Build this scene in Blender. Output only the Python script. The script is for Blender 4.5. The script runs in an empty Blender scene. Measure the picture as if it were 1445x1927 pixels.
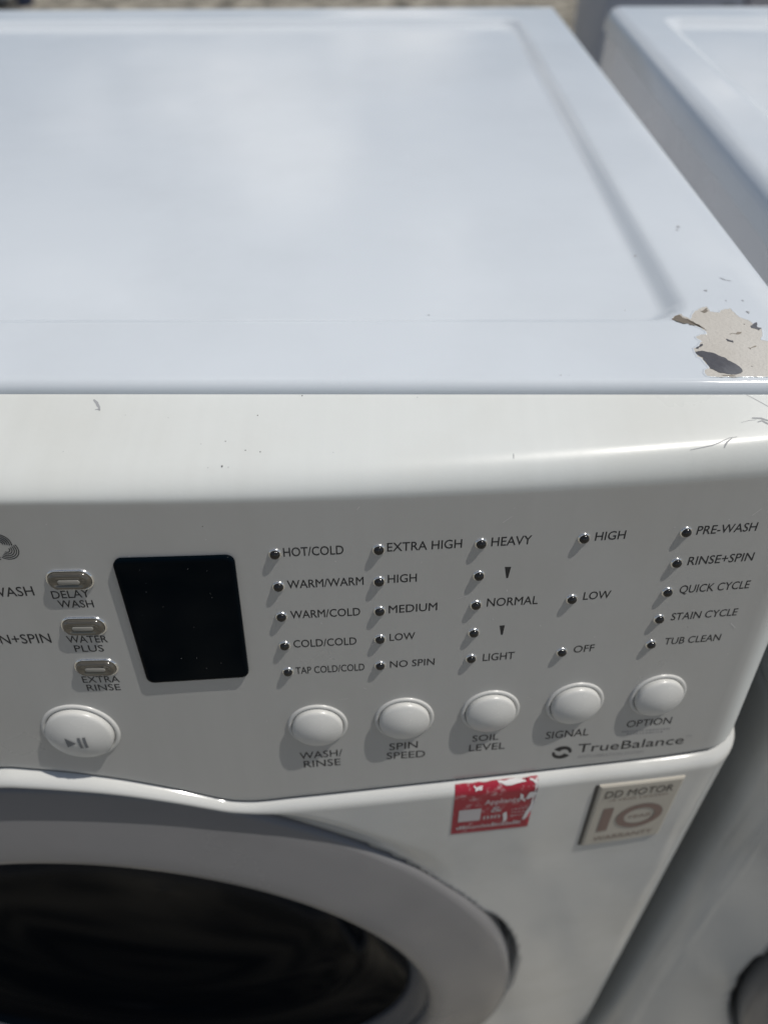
import bpy, bmesh, math, random
from math import sin, cos, pi, radians as R, sqrt, atan2, hypot, exp
from mathutils import Vector, Matrix, noise
random.seed(7)
S = bpy.context.scene
COL = S.collection
ZT = 0.98                                   # height of the machine's top plate above the ground

# ------------------------------------------------------------------ camera
cam_d = bpy.data.cameras.new('camera'); cam = bpy.data.objects.new('camera', cam_d); COL.objects.link(cam)
Rt = Vector((0.9999272, 0.01008966, -0.00661717)); Up = Vector((-0.00245195, 0.70688663, 0.70732261)); Fw = Vector((-0.01181424, 0.7072549, -0.70685991))
M3 = Matrix((Rt, Up, -Fw)).transposed()
cam.matrix_world = Matrix.Translation((0.1758, -0.21384, ZT + 0.152)) @ M3.to_4x4()
cam_d.sensor_fit = 'VERTICAL'; cam_d.sensor_height = 36.0; cam_d.sensor_width = 27.0
cam_d.lens = 36.0 * 1336 / 1927
cam_d.clip_start = 0.01; cam_d.clip_end = 2000
cam_d.dof.use_dof = True; cam_d.dof.focus_distance = 0.271; cam_d.dof.aperture_fstop = 5.5
S.camera = cam

# ------------------------------------------------------------------ sun and sky
SUN = Vector((0.44, 0.03, 0.885)).normalized()
el = math.asin(SUN.z); az = atan2(SUN.x, SUN.y)
sun_d = bpy.data.lights.new('sun', 'SUN'); sun_d.energy = 3.0; sun_d.angle = R(0.53); sun_d.color = (1.0, 0.955, 0.89)
sun = bpy.data.objects.new('sun', sun_d); COL.objects.link(sun)
sun.rotation_euler = SUN.to_track_quat('Z', 'Y').to_euler(); sun.location = (2, 0.5, 6)
W = bpy.data.worlds.new('World'); S.world = W; W.use_nodes = True
nt = W.node_tree; nt.nodes.clear()
wo = nt.nodes.new('ShaderNodeOutputWorld'); bg = nt.nodes.new('ShaderNodeBackground'); bg.inputs['Strength'].default_value = 0.05
sky = nt.nodes.new('ShaderNodeTexSky'); sky.sky_type = 'NISHITA'; sky.sun_disc = False
sky.sun_elevation = el; sky.sun_rotation = az; sky.air_density = 0.8; sky.dust_density = 0.3; sky.ozone_density = 1.2
# soft clouds over the whole sky
tc = nt.nodes.new('ShaderNodeTexCoord'); mp = nt.nodes.new('ShaderNodeMapping'); mp.inputs['Scale'].default_value = (1.0, 1.0, 2.6)
nz = nt.nodes.new('ShaderNodeTexNoise'); nz.inputs['Scale'].default_value = 3.4; nz.inputs['Detail'].default_value = 5; nz.inputs['Roughness'].default_value = 0.55
cr = nt.nodes.new('ShaderNodeValToRGB'); cr.color_ramp.elements[0].position = 0.52; cr.color_ramp.elements[1].position = 0.66
cr.color_ramp.elements[0].color = (0, 0, 0, 1); cr.color_ramp.elements[1].color = (0.85, 0.85, 0.85, 1)
mx = nt.nodes.new('ShaderNodeMix'); mx.data_type = 'RGBA'; mx.inputs[7].default_value = (17.0, 17.0, 17.2, 1)
L = nt.links.new
L(tc.outputs['Generated'], mp.inputs['Vector']); L(mp.outputs[0], nz.inputs['Vector']); L(nz.outputs['Fac'], cr.inputs['Fac'])
L(cr.outputs['Color'], mx.inputs[0]); L(sky.outputs[0], mx.inputs[6]); L(mx.outputs[2], bg.inputs['Color']); L(bg.outputs[0], wo.inputs['Surface'])
S.view_settings.view_transform = 'Standard'; S.view_settings.look = 'None'; S.view_settings.exposure = 0.0; S.view_settings.gamma = 1.0

# ------------------------------------------------------------------ materials
def mat(name, col, rough=0.4, metal=0.0, spec=0.5, coat=0.0, trans=0.0, ior=None):
    m = bpy.data.materials.new(name); m.use_nodes = True; b = m.node_tree.nodes['Principled BSDF']
    b.inputs['Base Color'].default_value = (*col, 1); b.inputs['Roughness'].default_value = rough
    b.inputs['Metallic'].default_value = metal; b.inputs['Specular IOR Level'].default_value = spec
    b.inputs['Coat Weight'].default_value = coat; b.inputs['Transmission Weight'].default_value = trans
    if ior: b.inputs['IOR'].default_value = ior
    return m
def node(m, t, **kw):
    n = m.node_tree.nodes.new(t)
    for k, v in kw.items():
        if k in n.inputs: n.inputs[k].default_value = v
        else: setattr(n, k, v)
    return n
def link(m, a, b): m.node_tree.links.new(a, b)
def ramp(m, src, p0, c0, p1, c1):
    r = node(m, 'ShaderNodeValToRGB'); e = r.color_ramp.elements
    e[0].position = p0; e[0].color = (*c0, 1); e[1].position = p1; e[1].color = (*c1, 1); link(m, src, r.inputs['Fac']); return r.outputs['Color']
def surface(name, col, rough, spec=0.5, stain_reflect=0.06, speck=0.0, bump=0.0, bscale=300, streak=0.0, stain_reflect_col=None, rvar=0.08, speck_scale=90):
    """painted or moulded surface: faint clouds of dirt and painted reflection, sparse dark specks, uneven gloss and orange peel"""
    m = mat(name, col, rough, spec=spec); b = m.node_tree.nodes['Principled BSDF']
    t = node(m, 'ShaderNodeTexCoord'); o = t.outputs['Object']
    n1 = node(m, 'ShaderNodeTexNoise', Scale=9.0, Detail=6.0, Roughness=0.6); link(m, o, n1.inputs['Vector'])
    sc = stain_reflect_col or tuple(c * 0.8 for c in col)
    mixv = node(m, 'ShaderNodeMix', data_type='RGBA'); mixv.inputs[6].default_value = (*col, 1); mixv.inputs[7].default_value = (*sc, 1)
    f = ramp(m, n1.outputs['Fac'], 0.45, (0, 0, 0), 0.75, (stain_reflect * 6, ) * 3); link(m, f, mixv.inputs[0]); last = mixv.outputs[2]
    if streak:
        mp = node(m, 'ShaderNodeMapping'); mp.inputs['Scale'].default_value = (160, 6, 6); link(m, o, mp.inputs['Vector'])
        n2 = node(m, 'ShaderNodeTexNoise', Scale=1.0, Detail=3.0); link(m, mp.outputs[0], n2.inputs['Vector'])
        k = ramp(m, n2.outputs['Fac'], 0.3, (1 - streak, ) * 3, 0.7, (1, 1, 1))
        mm = node(m, 'ShaderNodeMix', data_type='RGBA', blend_type='MULTIPLY'); mm.inputs[0].default_value = 1; link(m, last, mm.inputs[6]); link(m, k, mm.inputs[7]); last = mm.outputs[2]
    if speck:
        v = node(m, 'ShaderNodeTexVoronoi', Scale=speck_scale); link(m, o, v.inputs['Vector'])
        d = node(m, 'ShaderNodeTexNoise', Scale=14.0, Detail=2.0); link(m, o, d.inputs['Vector'])
        dd = node(m, 'ShaderNodeMath', operation='MULTIPLY'); link(m, d.outputs['Fac'], dd.inputs[0]); 
        sp = node(m, 'ShaderNodeSeparateColor'); link(m, v.outputs['Color'], sp.inputs[0])
        pw = node(m, 'ShaderNodeMath', operation='POWER'); link(m, sp.outputs[0], pw.inputs[0]); pw.inputs[1].default_value = 6
        link(m, pw.outputs[0], dd.inputs[1])
        rad = node(m, 'ShaderNodeMath', operation='MULTIPLY'); link(m, dd.outputs[0], rad.inputs[0]); rad.inputs[1].default_value = speck
        lt = node(m, 'ShaderNodeMath', operation='LESS_THAN'); link(m, v.outputs['Distance'], lt.inputs[0]); link(m, rad.outputs[0], lt.inputs[1])
        mm = node(m, 'ShaderNodeMix', data_type='RGBA'); link(m, lt.outputs[0], mm.inputs[0]); link(m, last, mm.inputs[6]); mm.inputs[7].default_value = (0.12, 0.11, 0.1, 1); last = mm.outputs[2]
    link(m, last, b.inputs['Base Color'])
    n3 = node(m, 'ShaderNodeTexNoise', Scale=16.0, Detail=5.0); link(m, o, n3.inputs['Vector'])
    mr = node(m, 'ShaderNodeMapRange'); mr.inputs['From Min'].default_value = 0.3; mr.inputs['From Max'].default_value = 0.7
    mr.inputs['To Min'].default_value = max(0.02, rough - rvar); mr.inputs['To Max'].default_value = rough + rvar
    link(m, n3.outputs['Fac'], mr.inputs['Value']); link(m, mr.outputs[0], b.inputs['Roughness'])
    if bump:
        n4 = node(m, 'ShaderNodeTexNoise', Scale=bscale, Detail=2.0); link(m, o, n4.inputs['Vector'])
        bp = node(m, 'ShaderNodeBump', Strength=bump, Distance=0.0004); link(m, n4.outputs['Fac'], bp.inputs['Height']); link(m, bp.outputs[0], b.inputs['Normal'])
    return m
M_enamel = surface('white_enamel', (0.665, 0.715, 0.76), 0.13, stain_reflect=0.05, speck=0.05, bump=0.07, bscale=120, rvar=0.05)
M_console = surface('white_console_plastic', (0.715, 0.74, 0.72), 0.34, stain_reflect=0.07, speck=0.07, streak=0.025, bump=0.06, bscale=500, stain_reflect_col=(0.60, 0.60, 0.55), speck_scale=110)
b_ = M_console.node_tree.nodes['Principled BSDF']; src = b_.inputs['Base Color'].links[0].from_socket
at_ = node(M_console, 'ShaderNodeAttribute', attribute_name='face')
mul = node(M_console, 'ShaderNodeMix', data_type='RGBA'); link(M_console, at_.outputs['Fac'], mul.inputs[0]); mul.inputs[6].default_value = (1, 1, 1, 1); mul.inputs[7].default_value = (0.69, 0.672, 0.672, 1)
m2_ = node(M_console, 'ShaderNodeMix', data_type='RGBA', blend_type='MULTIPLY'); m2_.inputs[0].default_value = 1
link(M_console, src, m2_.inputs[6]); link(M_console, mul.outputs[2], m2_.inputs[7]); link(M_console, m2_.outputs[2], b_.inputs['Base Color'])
mm_ = node(M_console, 'ShaderNodeMath', operation='MULTIPLY'); link(M_console, at_.outputs['Fac'], mm_.inputs[0]); mm_.inputs[1].default_value = 0.2; link(M_console, mm_.outputs[0], b_.inputs['Metallic'])   # silver grey face, shade partly put into its colour, fading at lip and ends
M_body = surface('white_front_enamel', (0.65, 0.655, 0.63), 0.13, spec=0.8, stain_reflect=0.10, stain_reflect_col=(0.50, 0.49, 0.45), speck=0.0, bump=0.08, bscale=160)  # clouding: some dirt, strengthened to paint in the ground's mottled reflection
M_side = surface('white_side_enamel', (0.74, 0.76, 0.79), 0.3, stain_reflect=0.06)
M_ring = surface('dark_grey_door_plastic', (0.195, 0.195, 0.2), 0.22, stain_reflect=0.12, bump=0.04)
M_bezel = mat('dark_blue_grey_bezel', (0.08, 0.09, 0.11), 0.3)
M_glass = mat('smoked_door_glass', (0.0008, 0.0026, 0.005), 0.1, ior=1.09)
M_black = mat('black_display_plastic', (0.001, 0.0032, 0.0055), 0.06, ior=1.13)
M_button = surface('white_button_plastic', (0.62, 0.62, 0.595), 0.3, stain_reflect=0.05)
M_print = mat('dark_grey_print', (0.02, 0.021, 0.023), 0.5)
M_faint = mat('pale_grey_print', (0.30, 0.30, 0.30), 0.5)
M_glyph = mat('mid_grey_print', (0.16, 0.17, 0.18), 0.5)
M_lens = mat('smoked_lens', (0.012, 0.012, 0.012), 0.12, spec=0.6)
M_rim = mat('bright_lens_rim', (0.92, 0.92, 0.9), 0.14, metal=0.9)
M_smoky = mat('smoky_beige_plastic', (0.075, 0.068, 0.054), 0.10, spec=0.6, coat=1.0)
M_dark = mat('dark_gap', (0.02, 0.02, 0.02), 0.8)
M_red = surface('red_sticker_paper', (0.36, 0.018, 0.038), 0.4, stain_reflect=0.12, stain_reflect_col=(0.3, 0.01, 0.03))
b_ = M_red.node_tree.nodes['Principled BSDF']; src = b_.inputs['Base Color'].links[0].from_socket
n_ = node(M_red, 'ShaderNodeTexNoise', Scale=170.0, Detail=5.0, Roughness=0.7); link(M_red, node(M_red, 'ShaderNodeTexCoord').outputs['Object'], n_.inputs['Vector'])
w_ = node(M_red, 'ShaderNodeMix', data_type='RGBA'); link(M_red, ramp(M_red, n_.outputs['Fac'], 0.56, (0, 0, 0), 0.70, (0.75, 0.75, 0.75)), w_.inputs[0]); link(M_red, src, w_.inputs[6]); w_.inputs[7].default_value = (0.6, 0.5, 0.5, 1); link(M_red, w_.outputs[2], b_.inputs['Base Color'])
M_white = surface('white_sticker_paper', (0.72, 0.70, 0.69), 0.6, stain_reflect=0.1)
M_pale = mat('pale_grey_ink', (0.55, 0.52, 0.52), 0.5)
M_badge = surface('cream_badge_plastic', (0.54, 0.505, 0.43), 0.35, stain_reflect=0.1)
M_badge_d = mat('badge_shadow', (0.06, 0.06, 0.06), 0.4)
M_pink = mat('dull_bronze_ink', (0.235, 0.165, 0.14), 0.45)
M_dkink = mat('dark_badge_ink', (0.09, 0.08, 0.07), 0.5)
M_primer = surface('beige_primer', (0.615, 0.60, 0.56), 0.7, stain_reflect=0.14, stain_reflect_col=(0.46, 0.43, 0.38), speck=0.25, speck_scale=260, bump=0.8, bscale=700)
M_bare = surface('bare_grey_metal', (0.26, 0.27, 0.285), 0.4, streak=0.3, stain_reflect=0.25, stain_reflect_col=(0.10, 0.10, 0.11), bump=0.5, bscale=500)
M_rust = surface('brown_chip_edge', (0.38, 0.345, 0.29), 0.8, stain_reflect=0.15, stain_reflect_col=(0.1, 0.08, 0.06))
M_scuff = mat('grey_scuff', (0.36, 0.37, 0.38), 0.7)
M_slate = surface('slate_grey_enamel', (0.44, 0.48, 0.56), 0.4, stain_reflect=0.1)
M_slate2 = surface('mid_grey_enamel', (0.55, 0.53, 0.56), 0.45, stain_reflect=0.1)
M_navy = mat('navy_plastic', (0.025, 0.045, 0.11), 0.45)

# ------------------------------------------------------------------ mesh helpers
def put(name, me, m, parent=None, smooth=True):
    o = bpy.data.objects.new(name, me); COL.objects.link(o)
    if m and not me.materials: me.materials.append(m)
    if smooth:
        for p in me.polygons: p.use_smooth = True
    if parent: o.parent = parent
    return o
def pyd(name, v, f, m, parent=None, smooth=True, lift=True):
    me = bpy.data.meshes.new(name)
    me.from_pydata([(p[0], p[1], p[2] + (ZT if lift else 0)) for p in v], [], f); me.update()
    return put(name, me, m, parent, smooth)
def grid_faces(nu, nv, off=0, flip=False, closeu=False):
    F = []
    for i in range(nu if closeu else nu - 1):
        for j in range(nv - 1):
            a = off + i * nv + j; b = off + ((i + 1) % nu) * nv + j
            F.append((a, a + 1, b + 1, b) if flip else (a, b, b + 1, a + 1))
    return F
def grid(fn, us, vs, flip=False):
    return [fn(u, v) for u in us for v in vs], grid_faces(len(us), len(vs), flip=flip)
def lin(a, b, n): return [a + (b - a) * i / (n - 1) for i in range(n)]
def merged(*ps): return sorted(set(round(x, 6) for p in ps for x in p))
def sstep(a, b, x):
    t = max(0.0, min(1.0, (x - a) / (b - a))); return t * t * (3 - 2 * t)
def lathe(profile, n=48, sy=1.0):
    """surface of revolution about local z; profile = [(r, z), ...]"""
    V = []; F = []
    k = len(profile)
    for i in range(n):
        a = 2 * pi * i / n
        for r, z in profile: V.append((r * cos(a), r * sin(a) * sy, z))
    for i in range(n):
        for j in range(k - 1):
            a = i * k + j; b = ((i + 1) % n) * k + j; F.append((a, b, b + 1, a + 1))
    if profile[-1][0] < 1e-4:
        pass
    return V, F
def mesh(name, V, F, m, smooth=True):
    me = bpy.data.meshes.new(name); me.from_pydata(V, [], F); me.update()
    if m: me.materials.append(m)
    bm = bmesh.new(); bm.from_mesh(me); bmesh.ops.remove_doubles(bm, verts=bm.verts, dist=1e-6); bmesh.ops.recalc_face_normals(bm, faces=bm.faces); bm.to_mesh(me); bm.free()
    for p in me.polygons: p.use_smooth = smooth
    return me
def inst(name, me, mw, parent, label=None):
    o = bpy.data.objects.new(name, me); COL.objects.link(o); o.parent = parent
    o.matrix_parent_inverse = Matrix.Identity(4); o.matrix_local = mw
    if label: o['label'] = label
    return o
def thing(name, label, cat, loc=(0, 0, 0), rz=0.0, group=None):
    o = bpy.data.objects.new(name, None); COL.objects.link(o); o.location = loc; o.rotation_euler = (0, 0, rz)
    o['label'] = label; o['category'] = cat
    if group: o['group'] = group
    return o
def box(x0, x1, y0, y1, z0, z1, bev=0.004, seg=2):
    bm = bmesh.new(); bmesh.ops.create_cube(bm, size=1)
    for v in bm.verts: v.co = Vector((x0 + (v.co.x + .5) * (x1 - x0), y0 + (v.co.y + .5) * (y1 - y0), z0 + (v.co.z + .5) * (z1 - z0)))
    if bev: bmesh.ops.bevel(bm, geom=bm.edges[:], offset=bev, segments=seg, affect='EDGES', profile=0.5)
    me = bpy.data.meshes.new('box'); bm.to_mesh(me); bm.free(); return me

# ------------------------------------------------------------------ the shape of the front: bowed console above a bowed body
YP, BW, ZP = -0.041, 4.6, -0.018           # face: bow y = YP + x*x/BW, top at ZP
def v0(x): return max(0.0, -0.0009 + 0.0165 * abs(x))
TA = R(11.0); SA, CA = sin(TA), cos(TA)
HALF = 0.348                                 # half width of console and front panel
SEAM = [(-3.7, 144.6), (22.5, 148.35), (48.2, 153.84), (74.1, 162.8), (87, 168.3), (98, 172.8), (108.9, 174.3), (118, 173.8), (129, 172.6), (192, 167.8), (259, 165.5), (310, 165.2), (328, 164.6), (339, 162.5), (348, 158.5)]
def vseam(x):
    x = abs(x) * 1000
    x = max(0.0, min(348, x)); P = SEAM
    for i in range(len(P) - 1):
        if P[i][0] <= x <= P[i + 1][0]:
            t = (x - P[i][0]) / (P[i + 1][0] - P[i][0])
            def tang(k):
                a, b = P[max(0, k - 1)], P[min(len(P) - 1, k + 1)]; return (b[1] - a[1]) / (b[0] - a[0])
            h = P[i + 1][0] - P[i][0]; m0, m1 = tang(i) * h, tang(i + 1) * h
            return ((2*t**3 - 3*t*t + 1) * P[i][1] + (t**3 - 2*t*t + t) * m0 + (-2*t**3 + 3*t*t) * P[i + 1][1] + (t**3 - t*t) * m1) / 1000
    return P[-1][1] / 1000
def panel(x, v, off=0.0):
    """point on the console face: x across, v down from its top edge, off along the normal"""
    p = Vector((x, YP + x * x / BW - v * SA, ZP - v * CA))
    return p + panel_n(x) * off
def panel_n(x):
    return Vector((1, x * 2 / BW, 0)).cross(Vector((0, SA, CA))).normalized()
def panel_frame(x, v, off=0.0):
    n = panel_n(x); tx = Vector((1, x * 2 / BW, 0)).normalized(); ty = n.cross(tx)
    m = Matrix((tx, ty, n)).transposed().to_4x4(); m.translation = panel(x, v, off) + Vector((0, 0, ZT)); return m
def body_y(x, z):
    d = -0.168 - z
    if d > 0.42: d = 0.42 + (1 - exp(-(d - 0.42) * 2.0)) / 2.0 * 0.35
    return -0.0755 + x * x / 4.7 - d * 0.1
LR = 0.0068; LQ = 0.0105                     # ledge at the top of the body: height and arc length
def body_pt(x, q, off=0.0):
    """point on the front body; q runs from the seam over the rounded ledge and down"""
    v = vseam(x); zs = ZP - v * CA; yp = panel(x, v).y + 0.001
    if q < LQ:
        th = q / LQ * pi / 2; z = zs - LR * (1 - cos(th)); yb = body_y(x, zs - LR); y = yp + (yb - yp) * sin(th)
    else:
        z = zs - LR - (q - LQ); y = body_y(x, z)
    p = Vector((x, y, z))
    if off:
        e = 0.0008
        a = body_pt(x + e, q) - body_pt(x - e, q); b = body_pt(x, q + e) - body_pt(x, max(0, q - e)); n = b.cross(a).normalized()
        if n.y > 0 and n.z < 0.3: n = -n
        p = p + n * off
    return p
# door plane
DT = R(6.5); DC = Vector((0.0, -0.0965, -0.437)); DN = Vector((0, -cos(DT), sin(DT))); DU = Vector((0, sin(DT), cos(DT)))
def door_frame():
    m = Matrix((Vector((1, 0, 0)), DU, DN)).transposed().to_4x4(); m.translation = DC + Vector((0, 0, ZT)); return m
def door_r(p): 
    d = p - DC; return hypot(d.x, d.dot(DU))

# plan outline: front, rounded corner, short side (relative to the face)
def outline(rc, nfront, yend):
    xe = HALF - rc; pts = []
    for x in nfront: pts.append((x, 'f', 0))
    return pts
XE = HALF - 0.020
def front_xs(extra=()):
    return merged(lin(-XE, XE, 120), extra)
def wrap(x, s, yfun):
    pass

NLIP = 18
def lip_z(x, D, s):                          # height of the lip, s back from its front edge, D its whole depth
    a = min(max(0.005, 0.015 - 0.022 * abs(x)), 0.75 * D); ze = ZP - v0(x) * CA
    z = -0.0095 + (s - a) / (D - a) * 0.005
    if s < a: z -= (-0.0095 - a / (D - a) * 0.005 - ze) * (1 - sqrt(max(0, 1 - ((a - s) / a) ** 2)))
    return z
def lip_level(x, D, k):                      # k-th profile sample: share of the way to the front edge, height
    a = min(max(0.005, 0.015 - 0.022 * abs(x)), 0.75 * D)
    s = D - (D - a) * k / 6 if k <= 6 else a * (1 - sin((k - 6) / (NLIP - 7) * pi / 2))
    return 1 - s / D, lip_z(x, D, s)

def build_machine(root, detail):
    # ---- top plate: flat rim, pressed recess with rounded corners, rolled edges
    HW, D = 0.343, 0.695
    DS = 1.0 if detail else 1.09
    xo, y0, y1, rc = 0.3015, 0.0500, 0.634, 0.02
    def top_h(x, y):
        cx, cy = 0, (y0 + y1) / 2; hx, hy = xo - rc, (y1 - y0) / 2 - rc
        qx, qy = abs(x - cx) - hx, abs(y - cy) - hy
        d = hypot(max(qx, 0), max(qy, 0)) + min(max(qx, qy), 0) - rc
        t = max(0.0, min(1.0, (0.0008 - d) / 0.0118)); h = -0.0056 * (t + 0.10 * sin(2 * pi * t) * -1.0)
        return h
    re = 0.0035 if detail else 0.012
    def edge(dist, r):                       # rolled edge drop
        return 0 if dist > r else -(r - sqrt(max(0, r * r - (r - dist) ** 2)))
    def top_fn(x, y):
        h = top_h(x, y) + edge(HW - abs(x), re) + edge(y - 0.005, 0.0044) + edge(D - y, 0.012)
        return (x, y, h)
    xs = merged(lin(-HW, HW, 50), lin(0.27, 0.306, 26), lin(-0.306, -0.27, 14), [s * (HW - re * (1 - cos(a))) for a in lin(0, pi / 2, 8) for s in (-1, 1)])
    ys = merged(lin(0.012, D, 40), lin(0.046, 0.076, 34), lin(0.60, 0.64, 22), [0.005 + 0.0044 * (1 - cos(a)) for a in lin(0, pi / 2, 9)], [D - 0.012 * (1 - cos(a)) for a in lin(0, pi / 2, 7)])
    V, F = grid(top_fn, xs, ys)
    nx, ny = len(xs), len(ys)
    # skirt
    ring = [i * ny for i in range(nx)] + [(nx - 1) * ny + j for j in range(1, ny)] + [i * ny + ny - 1 for i in range(nx - 2, -1, -1)] + [j for j in range(ny - 2, 0, -1)]
    b0 = len(V)
    for k in ring: V.append((V[k][0], V[k][1], -0.022))
    nr = len(ring)
    for k in range(nr): F.append((ring[k], b0 + k, b0 + (k + 1) % nr, ring[(k + 1) % nr]))
    tp = pyd('top_panel', V, F, M_enamel, root)
    # ---- cabinet
    me = box(-HW + 0.0015, HW - 0.0015, 0.03, D - 0.006, -0.95, -0.018, 0.005)
    for v in me.vertices: v.co.z += ZT
    put('cabinet', me, M_side, root, smooth=False)
    # ---- console: lip, face, rounded ends
    front = merged(lin(-XE, XE, 110), lin(0.06, 0.14, 30))
    # plan samples: (kind, value)
    arc = lin(0, pi / 2, 9)[1:]
    def plan(yf, xs_):
        P = []
        side_y = 0.06
        sl = atan2(XE / 2, 1)
        r = HALF - XE
        def corner(sgn):
            Q = []
            y_e = yf(XE)
            for a in arc: Q.append((sgn * (XE + r * sin(a)), y_e + r * (1 - cos(a)) + 0.5 * XE * 0 ))
            yb = Q[-1][1]
            for t in (0.15, 0.4, 0.7, 1.0): Q.append((sgn * HALF, yb + (side_y - yb) * t))
            return Q
        return corner(-1)[::-1] + [(x, yf(x)) for x in xs_] + corner(1)
    lipw = list(range(NLIP))
    outer = plan(lambda x: YP + x * x / BW, front)
    V = []; cols = []
    tl = [0.004, 0.012, 0.03, 0.06] + lin(0.1, 0.97, 18) + [0.985, 0.992, 0.997, 1.0, 1.02]
    for (x, y) in outer:
        sx = max(-0.3435, min(0.3435, x * 0.99)); sy = min(max(0.0052, y), 0.06) if abs(x) < XE else max(0.0052, y)
        if abs(x) >= XE: sy = max(0.0052, y + 0.004)
        c = []
        vt = v0(x); fx_, fy_ = x, y - vt * SA; D_ = hypot(fx_ - sx, fy_ - sy)
        for k in lipw:
            w, z = lip_level(x, D_, k); c.append((sx + (fx_ - sx) * w, sy + (fy_ - sy) * w, z))
        vs = vseam(x)
        for t in tl:
            v = vt + (vs - vt) * t; ins = 0.0014 * sstep(0.985, 0.997, t) + (0.004 if t > 1 else 0)
            c.append((x - (ins if abs(x) > XE else 0) * (1 if x > 0 else -1), y - v * SA * (1 if y < 0.03 else max(0, (0.06 - y) / 0.03)) + ins, ZP - v * CA))
        cols.append(c)
    nv = len(cols[0]); V = [p for c in cols for p in c]
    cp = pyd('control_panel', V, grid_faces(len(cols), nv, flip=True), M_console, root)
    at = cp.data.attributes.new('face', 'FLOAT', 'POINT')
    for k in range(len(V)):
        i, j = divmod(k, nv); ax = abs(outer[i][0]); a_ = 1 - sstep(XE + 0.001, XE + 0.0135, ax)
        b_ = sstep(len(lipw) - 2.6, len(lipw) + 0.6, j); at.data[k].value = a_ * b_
    # ---- front body
    fx = merged(lin(-XE, XE, 170), lin(0.2, 0.30, 40))
    qs = lin(0, LQ, 9) + [LQ + d for d in merged(lin(0.002, 0.44, 160), lin(0.44, 0.77, 30))]
    rx = HALF - XE
    cols = []
    for sgn, kind in ((-1, 'c'), (0, 'f'), (1, 'c')):
        if kind == 'f':
            for x in fx:
                c = []
                for q in qs:
                    p = body_pt(x, q); r = door_r(p) / DS
                    if r < 0.285:                             # the edge of the opening eases down to the door ring, with a deeper gap low on each side
                        d_ = p - DC; th_ = math.degrees(atan2(d_.dot(DU), abs(d_.x))); dist = d_.dot(DN)
                        gap = sstep(32, 8, th_)
                        dy = max(0.0, (dist + 0.0012 + 0.020 * gap * sstep(0.2675, 0.259, r)) / cos(DT)) * sstep(0.277 + 0.009 * gap, 0.2585 + 0.002 * gap, r)
                        p.y += sstep(LQ * 0.5, LQ + 0.008, q) * (dy + 0.03 * sstep(0.2575, 0.254, r))
                    c.append(tuple(p))
                cols.append(c)
        else:
            A = []
            for i in range(13):
                c = []
                for q in qs:
                    x = sgn * XE; p = body_pt(x, q); xc = XE + rx * sin(arc[i]) if i < 8 else HALF; p.z += (vseam(XE) - vseam(xc)) * CA * (1 - sstep(0, 0.05, q)); ins = 0.003 * (1 - sin(min(1, q / LQ) * pi / 2))
                    if i < 8:
                        a = arc[i]; c.append((sgn * (XE + (rx - ins) * sin(a)), p.y + rx - (rx - 0) * cos(a), p.z))
                    else:
                        yb = p.y + rx; t = (0.1, 0.3, 0.6, 0.9, 1.0)[i - 8]; c.append((sgn * (HALF - ins), yb + (0.06 - yb) * t, p.z))
                A.append(c)
            cols += A[::-1] if sgn < 0 else A
    V = [p for c in cols for p in c]; Fb = grid_faces(len(cols), len(qs), flip=True)
    Fb = [f for f in Fb if door_r(Vector(V[f[0]])) / DS > 0.243 or V[f[0]][1] > 0.0]        # the opening behind the door
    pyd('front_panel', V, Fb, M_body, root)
    # kick plate and feet
    me = box(-0.33, 0.33, -0.10, 0.05, -0.965, -0.93, 0.004)
    for v in me.vertices: v.co.z += ZT
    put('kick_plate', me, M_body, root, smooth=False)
    V, F = lathe([(0, 0), (0.022, 0), (0.022, 0.012), (0.01, 0.014), (0.01, 0.035)], 16)
    fme = mesh('foot', V, F, M_dark)
    for x in (-0.27, 0.27):
        for y in (0.02, 0.6): inst('foot', fme, Matrix.Translation((x, y, 0)), root)
    # ---- door
    door = bpy.data.objects.new('door', None); COL.objects.link(door); door.parent = root; door.matrix_local = door_frame() @ Matrix.Diagonal((DS, DS, 1, 1))
    prof = [(0.238, -0.028), (0.2560, -0.026), (0.2575, -0.010), (0.2574, -0.001), (0.2566, 0.0009), (0.254, 0.0020), (0.245, 0.0042), (0.235, 0.0068), (0.225, 0.0092), (0.218, 0.0106), (0.2145, 0.0106), (0.2125, 0.0095), (0.2115, 0.0075), (0.2110, 0.004)]
    prof = [(0.2575 - (0.2575 - r) * 1.22 if r < 0.2575 and n > -0.009 else r, n * (1.15 if n > 0 else 1)) for r, n in prof]
    V, F = lathe(prof, 160); inst('door_ring', mesh('door_ring', V, F, M_ring), Matrix.Identity(4), door)
    prof = [(0.2122, 0.0035), (0.2105, 0.0030), (0.206, 0.0), (0.2005, -0.004), (0.1988, -0.0065), (0.1984, -0.0093)]
    prof = [(r * 0.952, n + 0.0005) for r, n in prof]
    V, F = lathe(prof, 160); inst('door_bezel', mesh('door_bezel', V, F, M_bezel), Matrix.Identity(4), door)
    prof = [(0.1984, -0.0093), (0.1965, -0.0115), (0.185, -0.016), (0.172, -0.0235), (0.169, -0.0235), (0.160, -0.030), (0.145, -0.040), (0.141, -0.0405), (0.12, -0.049), (0.09, -0.056), (0.05, -0.061), (0.02, -0.0625), (0.0001, -0.063)]
    prof = [(r * 0.952, n + 0.0005) for r, n in prof]
    V, F = lathe(prof, 160); inst('door_glass', mesh('door_glass', V, F, M_glass), Matrix.Identity(4), door)
    V, F = lathe([(0.0001, -0.09), (0.24, -0.09), (0.24, -0.03)], 64); inst('door_back', mesh('door_back', V, F, M_dark), Matrix.Identity(4), door)
    return top_fn

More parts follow.
